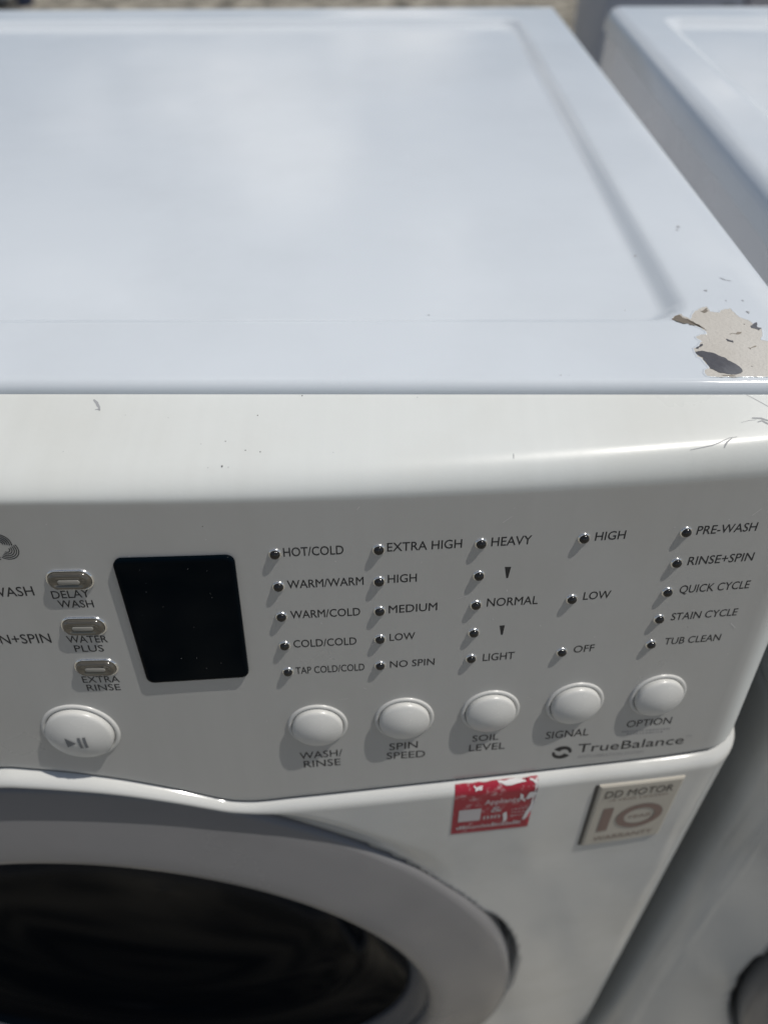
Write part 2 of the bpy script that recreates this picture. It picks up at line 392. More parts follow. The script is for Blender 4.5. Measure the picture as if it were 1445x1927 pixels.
washer = thing('washing_machine', 'white front-loading washing machine with black display, legend lights and chipped top corner', 'washing machine', group='white front-loading washing machines side by side')
TOPFN = build_machine(washer, True)

# ------------------------------------------------------------------ text on the console
def text_mesh(s, shear=0.0, bold=0.0):
    c = bpy.data.curves.new('t', 'FONT'); c.body = s; c.size = 1.0; c.resolution_u = 3; c.shear = shear; c.offset = bold
    o = bpy.data.objects.new('t', c); COL.objects.link(o); bpy.context.view_layer.update()
    dg = bpy.context.evaluated_depsgraph_get(); me = bpy.data.meshes.new_from_object(o.evaluated_get(dg))
    bpy.data.objects.remove(o); bpy.data.curves.remove(c)
    V = [v.co.copy() for v in me.vertices]; F = [tuple(p.vertices) for p in me.polygons]; bpy.data.meshes.remove(me)
    return V, F
CAPH = max(v.y for v in text_mesh('H')[0])
def legend(s, p0, p1, h, m=M_print, name='printed_legend', lab=None, thin=1.0):
    V, F0 = text_mesh(s)
    x0 = min(v.x for v in V); x1 = max(v.x for v in V)
    out = []; F = []
    for k, (dx, dy) in enumerate(((-0.035, -0.025), (0.035, -0.025), (0.0, 0.04)) if m is M_print else ((0, 0),)):   # a slightly heavier stroke
        F += [tuple(i + len(out) for i in f) for f in F0]
        for v in V:
            t = (v.x - x0) / (x1 - x0)
            x = (p0[0] + (p1[0] - p0[0]) * t + dx) / 1000; b = (p0[1] + (p1[1] - p0[1]) * t + dy) / 1000
            out.append(panel(x, b - v.y / CAPH * h / 1000, 0.00004 + k * 0.000004))
    o = pyd(name, out, F, m, washer, smooth=False)
    if lab: o['label'] = lab
    return o
TXT = [('HOT/COLD', (136.11, 25.58), (157.97, 25.59), 3.94),
('EXTRA HIGH', (173.92, 25.47), (201.46, 25.66), 3.87),
('WARM/WARM', (136.31, 40.81), (164.98, 40.67), 3.85),
('HIGH', (174.15, 40.44), (185.1, 40.55), 3.86),
('WARM/COLD', (136.33, 56.04), (163.35, 56.05), 3.91),
('MEDIUM', (174.48, 55.85), (193.41, 55.71), 3.93),
('COLD/COLD', (136.32, 71.68), (161.5, 71.64), 3.97),
('LOW', (174.82, 70.71), (185.02, 70.58), 3.76),
('TAP COLD/COLD', (136.12, 86.86), (164.4, 86.63), 3.89),
('NO SPIN', (174.96, 86.06), (193.43, 85.96), 3.78),
('HEAVY', (212.39, 25.88), (227.43, 26.12), 3.98),
('HIGH', (251.57, 26.78), (263.12, 26.98), 3.83),
('NORMAL', (213.0, 55.57), (233.31, 56.15), 4.14),
('LOW', (251.58, 55.98), (262.57, 56.27), 3.96),
('LIGHT', (213.63, 85.83), (226.8, 85.94), 4.13),
('OFF', (251.92, 85.35), (260.71, 85.4), 3.9),
('PRE-WASH', (291.03, 28.05), (314.92, 28.9), 3.9),
('RINSE+SPIN', (291.09, 42.77), (317.91, 43.73), 4.03),
('QUICK CYCLE', (291.06, 57.22), (320.63, 58.28), 4.03),
('STAIN CYCLE', (290.96, 71.79), (319.59, 72.91), 3.88),
('TUB CLEAN', (291.22, 85.82), (316.07, 86.82), 3.83),
('DELAY', (47.87, 42.65), (62.08, 42.02), 3.68),
('WASH', (49.14, 47.09), (62.41, 47.18), 3.56),
('WATER', (47.76, 65.6), (63.6, 65.54), 3.64),
('PLUS', (49.53, 70.49), (61.03, 70.53), 3.5),
('EXTRA', (48.34, 88.23), (63.51, 88.25), 3.64),
('RINSE', (49.08, 93.1), (62.89, 92.98), 3.6),
('WASH', (24.98, 41.66), (41.58, 40.83), 4.41),
('DRAIN+SPIN', (7.25, 66.4), (41.51, 65.3), 4.89),
('WASH/', (133.83, 142.35), (153.22, 141.41), 4.62),
('RINSE', (135.27, 148.51), (152.16, 147.99), 4.71),
('SPIN', (174.65, 139.54), (187.59, 139.02), 4.59),
('SPEED', (173.42, 145.91), (191.19, 146.03), 4.69),
('SOIL', (212.62, 137.77), (224.66, 137.73), 4.18),
('LEVEL', (211.49, 144.48), (228.19, 144.73), 4.6),
('SIGNAL', (246.87, 140.47), (267.09, 140.65), 4.91),
('OPTION', (284.66, 138.08), (306.24, 138.91), 4.6)]
for s, a, b, h in TXT: legend(s, a, b, h)
legend('TrueBalance', (263.62, 152.73), (316.07, 155.26), 6.0, M_print, 'printed_logo')
legend('TM', (316.3, 150.6), (319.3, 150.9), 1.3, M_faint)
legend('ANTI-VIBRATION SYSTEM', (264.44, 157.3), (297.0, 159.0), 2.2, M_faint)
# small arrows between the soil levels
def panel_poly(pts, name, m, off=0.00004):
    return pyd(name, [panel(x / 1000, v / 1000, off) for x, v in pts], [tuple(range(len(pts)))], m, washer, smooth=False)
for tri in ([(218.49, 36.17), (220.89, 36.38), (220.2, 41.76), (219.51, 41.69)], [(219.07, 66.36), (221.24, 66.34), (220.8, 71.56), (220.07, 71.49)]):
    panel_poly(tri, 'printed_arrow', M_print)
# faint two-line note under OPTION, too small to read
V = []; F = []
for row, (xa, xb) in ((0, (283.2, 306.7)), (1, (286, 303))):
    x = xa
    while x < xb:
        w = random.uniform(0.5, 1.3); v = 141.5 + row * 1.9 + (x - 283) * 0.07
        k = len(V)
        for dx, dv in ((0, 0), (w, 0), (w, -1.1), (0, -1.1)): V.append(panel((x + dx) / 1000, (v + dv) / 1000, 0.00004))
        F.append((k, k + 1, k + 2, k + 3)); x += w + random.uniform(0.3, 0.9)
pyd('printed_note', V, F, M_faint, washer, smooth=False)
# skein mark of the wool cycle: three fans of nested arcs
V = []; F = []
wc = (35.7, 18.5)
for k in range(3):
    a0 = 2 * pi * k / 3 + 0.5; cx, cv = wc[0] + 1.9 * cos(a0), wc[1] + 1.9 * sin(a0) * 0.9
    for j in range(5):
        r = 1.15 + j * 0.78; n = 18; span = (a0 - 1.05, a0 + 1.75)
        for i in range(n + 1):
            a = span[0] + (span[1] - span[0]) * i / n
            for rr in (r - 0.2, r + 0.2): V.append(panel((cx + rr * cos(a)) / 1000, (cv + rr * sin(a)) / 1000, 0.00004 + k * 0.00002))
            if i: b = len(V) - 4; F.append((b, b + 1, b + 3, b + 2))
pyd('wool_skein_mark', V, F, M_print, washer, smooth=False)
# round mark before the TrueBalance words: two chasing thick arcs
V = []; F = []
tcx, tcv = 256.2, 151.6
for k in range(2):
    a0 = 0.6 + k * pi
    n = 20
    for i in range(n + 1):
        t = i / n; a = a0 + t * 2.75; ri = 1.3 + 2.2 * t; ro = 4.9 - 0.2 * t
        for rr in (ri, ro): V.append(panel((tcx + rr * cos(a)) / 1000, (tcv + rr * sin(a) * 0.95) / 1000, 0.00004))
        if i: b = len(V) - 4; F.append((b, b + 1, b + 3, b + 2))
pyd('round_balance_mark', V, F, M_print, washer, smooth=False)

# ------------------------------------------------------------------ legend lights
V, F = lathe([(0.0026, -0.0004), (0.00258, 0.0001), (0.0024, 0.0005), (0.0021, 0.0007), (0.0019, 0.0006)], 24); me_rim = mesh('lens_rim', V, F, M_rim)
V, F = lathe([(0.00195, 0.0002), (0.00195, 0.0008)] + [(0.00195 * cos(a), 0.0008 + 0.0012 * sin(a)) for a in lin(0.15, pi / 2 - 0.02, 8)] + [(0.00001, 0.0020)], 24); me_lens = mesh('indicator_light', V, F, M_lens)
LED = [(133.05, 23.8), (133.0, 39.16), (132.84, 54.37), (132.79, 69.89), (132.94, 84.78), (170.81, 23.97), (170.82, 38.99), (170.9, 53.93), (170.92, 68.94), (170.87, 83.95), (208.51, 23.93), (208.75, 39.11), (208.65, 53.89), (208.76, 68.77), (208.61, 83.36), (247.19, 24.82), (246.89, 54.66), (246.86, 83.83), (286.59, 25.91), (286.29, 40.66), (285.95, 55.42), (285.7, 69.86), (285.23, 84.21)]
for x, v in LED:
    o = inst('indicator_light', me_lens, panel_frame(x / 1000, (v + 0.4) / 1000) @ Matrix.Scale(0.955, 4), washer)
    inst('lens_rim', me_rim, Matrix.Identity(4), o)

# ------------------------------------------------------------------ push buttons
def dome_profile(r, side, h):
    return [(r, -0.001), (r, side * 0.7), (r - 0.0003, side * 0.92), (r - 0.0011, side * 1.06)] + [(r - 0.0011 - (r - 0.0011) * t, side * 1.06 + h * (1 - (1 - t) ** 2)) for t in (0.12, 0.3, 0.5, 0.7, 0.88)] + [(0.00001, side * 1.06 + h)]
V, F = lathe([(0.0138, -0.0005), (0.0138, 0.0003), (0.0134, 0.0008), (0.0127, 0.0009), (0.0121, 0.0007), (0.0119, 0.0004), (0.0119, -0.002)], 48); me_br = mesh('button_ring', V, F, M_button)
V, F = lathe(dome_profile(0.0116, 0.0031, 0.0025), 48); me_bt = mesh('select_button', V, F, M_button)
V, F = lathe([(0.0119, -0.0001), (0.0113, 0.00012)], 32); me_gap = mesh('button_gap', V, F, M_dark)
for (x, v), w in zip([(143.2, 119.4), (181.2, 118.2), (219.3, 117.5), (257.3, 117.3), (295.4, 117.7)], ['first from the left', 0, 0, 0, 0]):
    o = inst('select_button', me_bt, panel_frame(x / 1000, v / 1000) @ Matrix.Scale(0.955, 4), washer)
    inst('button_ring', me_br, Matrix.Identity(4), o); inst('button_gap', me_gap, Matrix.Identity(4), o)
sc = 0.0176 / 0.0138
V, F = lathe([(0.0176, -0.0005), (0.0176, 0.0003), (0.0171, 0.0008), (0.0164, 0.0010), (0.0157, 0.0007), (0.0155, 0.0004), (0.0155, -0.002)], 64)
o = inst('start_pause_button', mesh('start_pause_button', *lathe(dome_profile(0.0152, 0.0034, 0.0030), 64), M_button), panel_frame(0.0401, 0.1184) @ Matrix.Scale(0.96, 4), washer)
inst('button_ring', mesh('button_ring', V, F, M_button), Matrix.Identity(4), o)
inst('button_gap', mesh('button_gap', *lathe([(0.0155, -0.0001), (0.0149, 0.00012)], 32), M_dark), Matrix.Identity(4), o)
def dome_z(x, y):
    r = hypot(x, y); R_ = 0.0152 - 0.0011; t = max(0, 1 - r / R_); return 0.0034 * 1.06 + 0.0030 * (1 - (1 - t) ** 2) + 0.00025
V = []; F = []
def gpoly(pts):
    k = len(V); V.extend([(x / 1000, y / 1000, dome_z(x / 1000, y / 1000)) for x, y in pts]); F.append(tuple(range(k, k + len(pts))))
for i in range(6):
    a, b = i / 6, (i + 1) / 6; f = lambda t: 3.1 * (1 - t)
    xa, xb = -4.6 + 4.6 * a, -4.6 + 4.6 * b
    gpoly([(xa, -0.4 - f(a)), (xb, -0.4 - f(b)), (xb, -0.4 + f(b)), (xa, -0.4 + f(a))])
for x in (1.1, 3.4):
    for i in range(4):
        ya, yb = -4.0 + 7.2 * i / 4, -4.0 + 7.2 * (i + 1) / 4; gpoly([(x, ya), (x + 1.3, ya), (x + 1.3, yb), (x, yb)])
inst('start_pause_glyph', mesh('start_pause_glyph', V, F, M_glyph), Matrix.Identity(4), o)
# small pill-shaped option buttons
def pill(levels, hw, n=20):
    V = []; F = []; k = len(levels)
    ang = [2 * pi * i / (2 * n) for i in range(2 * n)]
    for a in ang:
        c = 1 if cos(a) >= 0 else -1
        for r, z in levels:
            if abs(cos(a)) < 1e-6: cc = 0
            V.append((c * hw + r * cos(a), r * sin(a), z))
    m = len(ang)
    for i in range(m):
        for j in range(k - 1):
            a = i * k + j; b = ((i + 1) % m) * k + j; F.append((a, b, b + 1, a + 1))
    F.append(tuple(i * k + k - 1 for i in range(m)))
    return V, F
me_pill = mesh('option_button', *pill([(0.0041, -0.0005), (0.0041, 0.0010), (0.0038, 0.0017), (0.0031, 0.0021), (0.0024, 0.0021), (0.0020, 0.0018)], 0.0042), M_smoky)
me_prim = mesh('button_rim', *pill([(0.0051, -0.0004), (0.0051, 0.0003), (0.0048, 0.0007), (0.0044, 0.0008), (0.0042, 0.0005)], 0.0042), M_rim)
bm = bmesh.new(); bm.from_mesh(me_prim); bmesh.ops.delete(bm, geom=[max(bm.faces, key=lambda f: len(f.verts))], context='FACES_ONLY'); bm.to_mesh(me_prim); bm.free()
me_bar = mesh('light_window', *pill([(0.0011, 0.0017), (0.0011, 0.00195), (0.0008, 0.00205)], 0.0032), mat('pale_window_plastic', (0.30, 0.29, 0.26), 0.15))
for x, v in ((56.7, 33.4), (56.3, 56.6), (55.9, 79.2)):
    o = inst('option_button', me_pill, panel_frame(x / 1000, v / 1000) @ Matrix.Scale(0.96, 4), washer); inst('light_window', me_bar, Matrix.Identity(4), o); inst('button_rim', me_prim, Matrix.Identity(4), o)

# ------------------------------------------------------------------ display: thick black slab with rounded corners
def round_poly(pts, r, n=6):
    out = []
    m = len(pts)
    for i in range(m):
        p = Vector(pts[i]); a = (Vector(pts[i - 1]) - p).normalized(); b = (Vector(pts[(i + 1) % m]) - p).normalized()
        half = a.angle(b) / 2; d = r / math.tan(half); c = p + (a + b).normalized() * (r / sin(half)); s = p + a * d; e = p + b * d
        v0 = s - c; v1 = e - c
        for k in range(n + 1):
            t = k / n; v = (v0 * (1 - t) + v1 * t).normalized() * r; out.append(tuple(c + v))
    return out
def slab(corners, r, levels, surf, name, m, parent):
    V = []; F = []; rings = []
    for ins, off in levels:
        cx = sum(p[0] for p in corners) / 4; cy = sum(p[1] for p in corners) / 4
        cs = [(p[0] + (cx - p[0]) / abs(cx - p[0]) * ins, p[1] + (cy - p[1]) / abs(cy - p[1]) * ins) for p in corners]
        ring = round_poly(cs, max(0.3, r - ins)); rings.append(len(V)); V += [surf(x / 1000, v / 1000, off / 1000) for x, v in ring]
    n = (len(V)) // len(levels)
    for k in range(len(levels) - 1):
        for i in range(n): a, b = rings[k], rings[k + 1]; F.append((a + i, a + (i + 1) % n, b + (i + 1) % n, b + i))
    F.append(tuple(rings[-1] + i for i in range(n)))
    o = pyd(name, V, F, m, parent, smooth=False)
    for p in o.data.polygons: p.use_smooth = len(p.vertices) == 4
    bm = bmesh.new(); bm.from_mesh(o.data); bmesh.ops.recalc_face_normals(bm, faces=bm.faces); bm.to_mesh(o.data); bm.free()
    return o
disp = [(74.2, 23.7), (118.3, 23.6), (117.0, 86.1), (75.2, 87.9)]
slab(disp, 3.2, [(0, -0.5), (0, 1.1), (0.2, 1.5), (0.7, 1.75), (1.6, 1.8)], lambda x, v, o: panel(x, v, o), 'display', M_black, washer)

V = []; F = []
for k in range(14):
    x = random.uniform(0.08, 0.112); v = random.uniform(0.025, 0.08); r = random.uniform(0.00004, 0.00011); b = len(V)
    for a in range(5): V.append(panel(x + r * cos(a * 1.257), v + r * sin(a * 1.257), 0.00184))
    F.append(tuple(range(b, b + 5)))
o = pyd('dust', V, F, M_white, bpy.data.objects['display'], smooth=False); o['kind'] = 'stuff'
# ------------------------------------------------------------------ red sticker over the ledge
def q_of(x, z):                              # z on body -> q
    zs = ZP - vseam(x) * CA; return LQ + (zs - LR - z)
def jag(seq, amp, n):
    out = []
    for i in range(len(seq) - 1):
        for k in range(n):
            t = k / n; x = seq[i][0] + (seq[i + 1][0] - seq[i][0]) * t; y = seq[i][1] + (seq[i + 1][1] - seq[i][1]) * t
            out.append((x + random.uniform(-amp, amp), y + random.uniform(-amp, amp)))
    out.append(seq[-1]); return out
SX0, SX1 = 0.2062, 0.2472
def st(u, w, off=0.00025):                   # sticker coordinates 0..1 -> surface
    x = SX0 + (SX1 - SX0) * u; return body_pt(x, 0.0012 + w * 0.0445, off)
sticker = None
us = lin(0, 1, 30); ws = lin(0, 1, 34)
V = []; F = []; nu, nw = len(us), len(ws)
for i, u in enumerate(us):
    for j, w in enumerate(ws):
        uu = u; ww = w
        if i == nu - 1: uu = 0.985 - 0.10 * abs(noise.noise(Vector((w * 6, 3.3, 0)))) - (0.06 if w > 0.62 else 0)
        if j == 0: ww = 0.02 + 0.05 * max(0, noise.noise(Vector((u * 7, 9.1, 0))))
        V.append(st(min(1, uu), ww))
F = grid_faces(nu, nw, flip=True)
sticker = pyd('sticker', V, F, M_red, washer); sticker['label'] = 'worn red paper sticker with torn right edge'
def st_poly(pts, name, m, off=0.0004):
    k = [st(u, w, off) for u, w in pts]; return pyd(name, k, [tuple(range(len(k)))], m, sticker, smooth=False)
def st_strip(u0, u1, w0, w1, name, m, off=0.0004, n=10, amp=0.0):
    V = []; 
    for u in lin(u0, u1, n):
        for w in (w0, w1): V.append(st(u, w + random.uniform(-amp, amp), off))
    return pyd(name, V, grid_faces(n, 2, flip=True), m, sticker, smooth=False)
def st_text(s, u0, u1, wb, h, m, name='sticker_print', off=0.00045):
    V, F = text_mesh(s); x0 = min(v.x for v in V); x1 = max(v.x for v in V)
    return pyd(name, [st(u0 + (u1 - u0) * (v.x - x0) / (x1 - x0), wb - v.y / CAPH * h, off) for v in V], F, m, sticker, smooth=False)
st_strip(0.07, 0.34, 0.47, 0.73, 'blank_pale_square', M_pale, n=6)
st_text('Appliance', 0.37, 0.80, 0.40, 0.10, M_white)
st_text('&', 0.46, 0.60, 0.58, 0.12, M_pale)
# small lines of print too worn to read
V = []; F = []
def tick(u, w, du, dw):
    k = len(V); V.extend([st(u, w, .00045), st(u + du, w, .00045), st(u + du, w - dw, .00045), st(u, w - dw, .00045)]); F.append((k, k + 1, k + 2, k + 3))
u = 0.38
while u < 0.60: tick(u, 0.72, 0.022, 0.07); u += 0.045
u = 0.06
while u < 0.84: d = random.uniform(0.012, 0.03); tick(u, 0.90, d, random.uniform(0.05, 0.085)); u += d + 0.013
for w in (0.57, 0.64, 0.71):
    u = 0.72
    while u < 0.9: d = random.uniform(0.01, 0.03); tick(u, w, d, 0.02); u += d + 0.02
pyd('worn_print', V, F, M_pale, sticker, smooth=False)
# torn white paper left where the red layer has come away
def torn(pts, amp=0.01, n=4, off=0.0005):
    st_poly(jag(pts + [pts[0]], amp, n)[:-1], 'torn_paper', M_white, off)
torn([(0.955, 0.10), (0.99, 0.12), (0.985, 0.40), (0.96, 0.62), (0.90, 0.82), (0.86, 0.80), (0.90, 0.64), (0.945, 0.42)])
torn([(0.77, 0.21), (0.83, 0.30), (0.86, 0.42), (0.80, 0.36)], 0.012)
torn([(0.90, 0.22), (0.97, 0.24), (0.95, 0.36), (0.88, 0.38), (0.85, 0.30)], 0.02)
torn([(0.62, 0.62), (0.66, 0.60), (0.675, 0.80), (0.63, 0.83)], 0.008)
torn([(0.50, 0.035), (0.78, 0.035), (0.86, 0.08), (0.60, 0.09)], 0.012)
torn([(0.22, 0.06), (0.32, 0.07), (0.30, 0.12), (0.24, 0.13)], 0.015)
torn([(0.88, 0.05), (0.98, 0.05), (0.96, 0.12)], 0.015)

# ------------------------------------------------------------------ warranty badge
def bsurf(x, zneg, off): return body_pt(x, q_of(x, -zneg), off)
def badge_pt(u, w, off): 
    # u across 0..1, w down 0..1
    x = 0.2776 + 0.0432 * u + 0.001 * w * (1 - u); z = -0.1893 - 0.0004 * u - (0.0608 - 0.003 * u) * w
    return bsurf(x, -z, off)
V = []; F = []; lev = [(0, -0.0005), (0, 0.0006), (0.02, 0.0012), (0.035, 0.0013)]
def rect_ring(ins): 
    a = ins; b = 1 - ins; iv = ins * 0.75; bv = 1 - iv
    n = 8; P = []
    for t in lin(0, 1, n)[:-1]: P.append((a + (b - a) * t, iv))
    for t in lin(0, 1, n)[:-1]: P.append((b, iv + (bv - iv) * t))
    for t in lin(0, 1, n)[:-1]: P.append((b + (a - b) * t, bv))
    for t in lin(0, 1, n)[:-1]: P.append((a, bv + (iv - bv) * t))
    return P
badge = None
V = []; F = []
for ins, off in lev: V += [badge_pt(u, w, off) for u, w in rect_ring(ins)]
n = 28
for k in range(3):
    for i in range(n): F.append((k * n + i, k * n + (i + 1) % n, (k + 1) * n + (i + 1) % n, (k + 1) * n + i))
F.append(tuple(3 * n + i for i in range(n)))
badge = pyd('badge', V, F, M_badge, washer, smooth=False); badge['label'] = 'raised cream ten year warranty badge'
bm = bmesh.new(); bm.from_mesh(badge.data); bmesh.ops.recalc_face_normals(bm, faces=bm.faces); bm.to_mesh(badge.data); bm.free()
def badge_text(s, u0, u1, wb, h, m, name='badge_print'):
    V, F = text_mesh(s); x0 = min(v.x for v in V); x1 = max(v.x for v in V)
    return pyd(name, [badge_pt(u0 + (u1 - u0) * (v.x - x0) / (x1 - x0), wb - v.y / CAPH * h, 0.0015) for v in V], F, m, badge, smooth=False)
badge_text('DD MOTOR', 0.09, 0.90, 0.185, 0.105, M_dkink)
badge_text('10 YEAR LIMITED', 0.16, 0.86, 0.245, 0.028, M_pink)
badge_text('WARRANTY', 0.12, 0.88, 0.92, 0.075, M_pink)
V = [badge_pt(u, w, 0.0015) for u, w in ((0.13, 0.36), (0.255, 0.36), (0.255, 0.75), (0.13, 0.75))]
pyd('badge_numeral', V, [(0, 1, 2, 3)], M_pink, badge, smooth=False)
V = []; n = 40
for i in range(n):
    a = 2 * pi * i / n
    for k in (1.0, 0.66): V.append(badge_pt(0.615 + 0.285 * k * cos(a), 0.555 + 0.20 * k * sin(a), 0.0015))
pyd('badge_numeral', V, grid_faces(n, 2, closeu=True), M_pink, badge, smooth=False)
badge_text('YEAR', 0.46, 0.77, 0.585, 0.05, M_pink)
o = pyd('badge_shadow', [badge_pt(u, w, off) for w in (0.0, 0.33, 0.66, 1.0) for u, off in ((-0.045, 0.0002), (-0.004, 0.0003))], grid_faces(4, 2), M_badge_d, badge, smooth=False)  # dark strip on the body left of the badge: its cast shadow, painted

# ------------------------------------------------------------------ chipped paint at the top corner, scuffs and scratches
def rough_poly(pts, amp, depth=3):
    P = [Vector((x, y)) for x, y in pts]
    for d in range(depth):
        Q = []
        for i in range(len(P)):
            a, b = P[i], P[(i + 1) % len(P)]; Q.append(a); l = (b - a).length
            if l > 0.35: nrm = Vector((-(b - a).y, (b - a).x)); Q.append((a + b) / 2 + nrm * random.uniform(-amp, amp))
            else: Q.append((a + b) / 2)
        P = Q
    return P
def top_patch(name, pts, m, off, amp=0.16, depth=3, parent=None):
    P = rough_poly(pts, amp, depth)
    for p in P:
        if p.y < 12: p.y = 9.45 + (p.y - 6.4) * 0.45 + 0.25 * noise.noise(Vector((p.x * 1.3, 0, 5)))          # stop at the rolled edge
    me = bpy.data.meshes.new(name); bm = bmesh.new()
    vs = [bm.verts.new((p.x / 1000, p.y / 1000, 0)) for p in P]; f = bm.faces.new(vs)
    bmesh.ops.triangulate(bm, faces=[f])
    bmesh.ops.subdivide_edges(bm, edges=[e for e in bm.edges if e.calc_length() > 0.004], cuts=2)
    bmesh.ops.triangulate(bm, faces=bm.faces[:])
    for v in bm.verts: v.co.z = TOPFN(v.co.x, v.co.y)[2] + off / 1000 + ZT
    for f in bm.faces:
        f.normal_update()
        if f.normal.z < 0: f.normal_flip()
    bm.to_mesh(me); bm.free()
    return put(name, me, m, parent or washer, smooth=False)
CHIP = [(290.3, 50.5), (292.2, 53.5), (295.7, 56.0), (296.3, 53.7), (298.6, 51.2), (299.6, 52.9), (304.0, 58.9), (308.6, 61.6), (308.6, 57.3), (312.3, 56.6), (315.3, 59.4), (317.6, 60.0), (318.1, 57.3), (318.9, 54.2), (321.8, 50.6), (322.6, 45.6), (325.0, 43.6), (321.6, 35.0), (324.3, 34.1), (330.6, 30.4), (331.8, 16.2), (326.7, 6.6), (314.0, 6.4), (307.6, 7.2), (300.3, 6.4), (295.7, 6.4), (293.2, 7.4), (292.4, 10.7), (292.8, 13.7), (294.9, 15.2), (294.6, 19.6), (292.8, 23.2), (292.9, 26.5), (293.1, 29.0), (296.5, 32.2), (298.0, 33.9), (296.5, 37.1), (298.5, 38.8), (301.9, 39.3), (301.9, 41.7), (300.2, 44.6), (296.9, 47.4), (293.7, 50.7)]
chip = top_patch('chipped_paint', CHIP, M_primer, 0.22); chip['label'] = 'patch of bare beige primer where white paint has flaked'
P_ = rough_poly(CHIP, 0.0, 1)
CE = [v.co.copy() for v in chip.data.vertices]
def edge_loop(me):
    bm = bmesh.new(); bm.from_mesh(me); be = [e for e in bm.edges if len(e.link_faces) == 1]
    nxt = {}
    for e in be:
        f = e.link_faces[0]; vs = list(f.verts); a, b = e.verts
        if vs[(vs.index(a) + 1) % len(vs)] is not b: a, b = b, a
        nxt[a.index] = b.index
    co = {v.index: v.co.copy() for v in bm.verts}; bm.free()
    k = start = next(iter(nxt)); L_ = []
    while True:
        L_.append(co[k]); k = nxt.get(k, start)
        if k == start or len(L_) > 5000: break
    return L_
LP = edge_loop(chip.data); V = []; F = []
for i, p in enumerate(LP):
    t = LP[(i + 1) % len(LP)] - LP[i - 1]; n = Vector((t.y, -t.x, 0)); n = n.normalized() if n.length > 1e-9 else Vector((1, 0, 0))
    w = 0.0006 * (0.6 + 0.8 * abs(noise.noise(p * 300)))
    for d, h in ((-0.00006, 0.00004), (0.00002, 0.00030), (w, 0.00012), (w * 2.2, -0.0001)):
        q_ = p + n * d; q_.y = max(q_.y, 0.0094); V.append((q_.x, q_.y, TOPFN(q_.x, max(0.0058, q_.y))[2] + h + (0.0002 if d <= 0 else 0)))
o = pyd('paint_edge', V, grid_faces(len(LP), 4, closeu=True), M_enamel, chip)
mtl = top_patch('bare_metal', [(293.0, 26.3), (296.0, 27.2), (299.5, 25.8), (303.2, 22.3), (305.2, 18.8), (307.0, 14.9), (306.7, 12.8), (303.9, 9.9), (300.7, 10.3), (297.6, 12.4), (295.3, 14.9), (295.1, 18.8), (294.9, 22.3)], M_bare, 0.34, 0.1, 3, chip)
for p in ([(321.1, 45.6), (324.7, 48.6), (323.6, 44.6), (325.2, 44.1), (323.5, 42.2), (321.1, 44.1)], [(308.2, 35.9), (310.5, 34.5), (310.2, 33.1), (308.1, 34.1)], [(294.0, 29.0), (297.5, 32.2), (297.7, 31.3), (294.9, 28.5)]):
    top_patch('bare_spot', p, M_bare, 0.36, 0.15, 2, chip)
top_patch('flaked_edge', [(290.6, 50.7), (292.4, 53.0), (295.0, 54.8), (296.0, 52.0), (298.3, 49.8), (300.8, 46.8), (302.6, 41.6), (300.3, 44.9), (296.4, 47.7)], M_rust, 0.30, 0.22, 3, chip)
for p in ([(304.5, 57.6), (308.3, 60.2), (308.0, 57.6), (305.5, 56.0)], [(314.5, 29.5), (318.5, 31.0), (318.2, 30.4), (315, 28.6)], [(310.5, 39.4), (316, 41.0), (313, 39.4)], [(297.5, 9.0), (300, 9.2), (303.5, 7.9), (299, 7.9)]):
    top_patch('flaked_edge', p, M_rust, 0.30, 0.25, 2, chip)
# dents and specks on the white rim
for p in ([(311.5, 75.6), (313.3, 76.3), (313.0, 74.9)], [(318, 67), (318.8, 67.3), (318.5, 66.2)], [(325, 67.5), (326, 66.5), (325.4, 66.3)], [(323.6, 57.8), (324.8, 57.4), (324.1, 55.6)], [(317.6, 141.5), (319.4, 143), (320, 141)], [(316.3, 137.6), (318, 138.6), (317.9, 137)], [(292.3, 119.4), (293.6, 120.8), (294.2, 118.6)], [(190.8, 64.6), (191.5, 65.3), (191.8, 64.3)], [(322, 88.0), (327, 84.0), (325.4, 84.9)], [(238, 9.2), (239, 9.9), (238.6, 8.8)], [(241, 9.0), (241.8, 9.6), (241.9, 8.8)]):
    top_patch('paint_chip', p, M_scuff, 0.2, 0.2, 2)
# marks on the console lip
def lip_pt(x, w, off=0.00006):
    yF = YP + x * x / BW - v0(x) * SA; D = 0.0052 - yF
    return Vector((x, 0.0052 - D * w - off * 0.5, lip_z(x, D, D * (1 - w)) + off))
def lip_scratch(pts, wid, m=M_scuff, name='scratch'):
    V = []; F = []
    P = [Vector(p) for p in pts]
    for i, p in enumerate(P):
        t = (P[min(i + 1, len(P) - 1)] - P[max(i - 1, 0)]); t = Vector((t.x, t.y * 0.036)); n = Vector((-t.y, t.x)).normalized() * wid * (0.35 + 0.65 * sin(pi * (i + 0.4) / (len(P) - 0.2))) / 1000
        for s in (-1, 1): V.append(lip_pt(p.x + s * n.x, max(0, min(1, p.y + s * n.y / 0.036))))
    return pyd(name, V, grid_faces(len(P), 2), m, washer, smooth=False)
lip_scratch([(0.0643, 0.066), (0.0651, 0.085), (0.0659, 0.102), (0.0666, 0.13), (0.0673, 0.15), (0.0679, 0.186)], 0.5)
lip_scratch([(0.0662, 0.18), (0.0671, 0.175), (0.0681, 0.19)], 0.22)
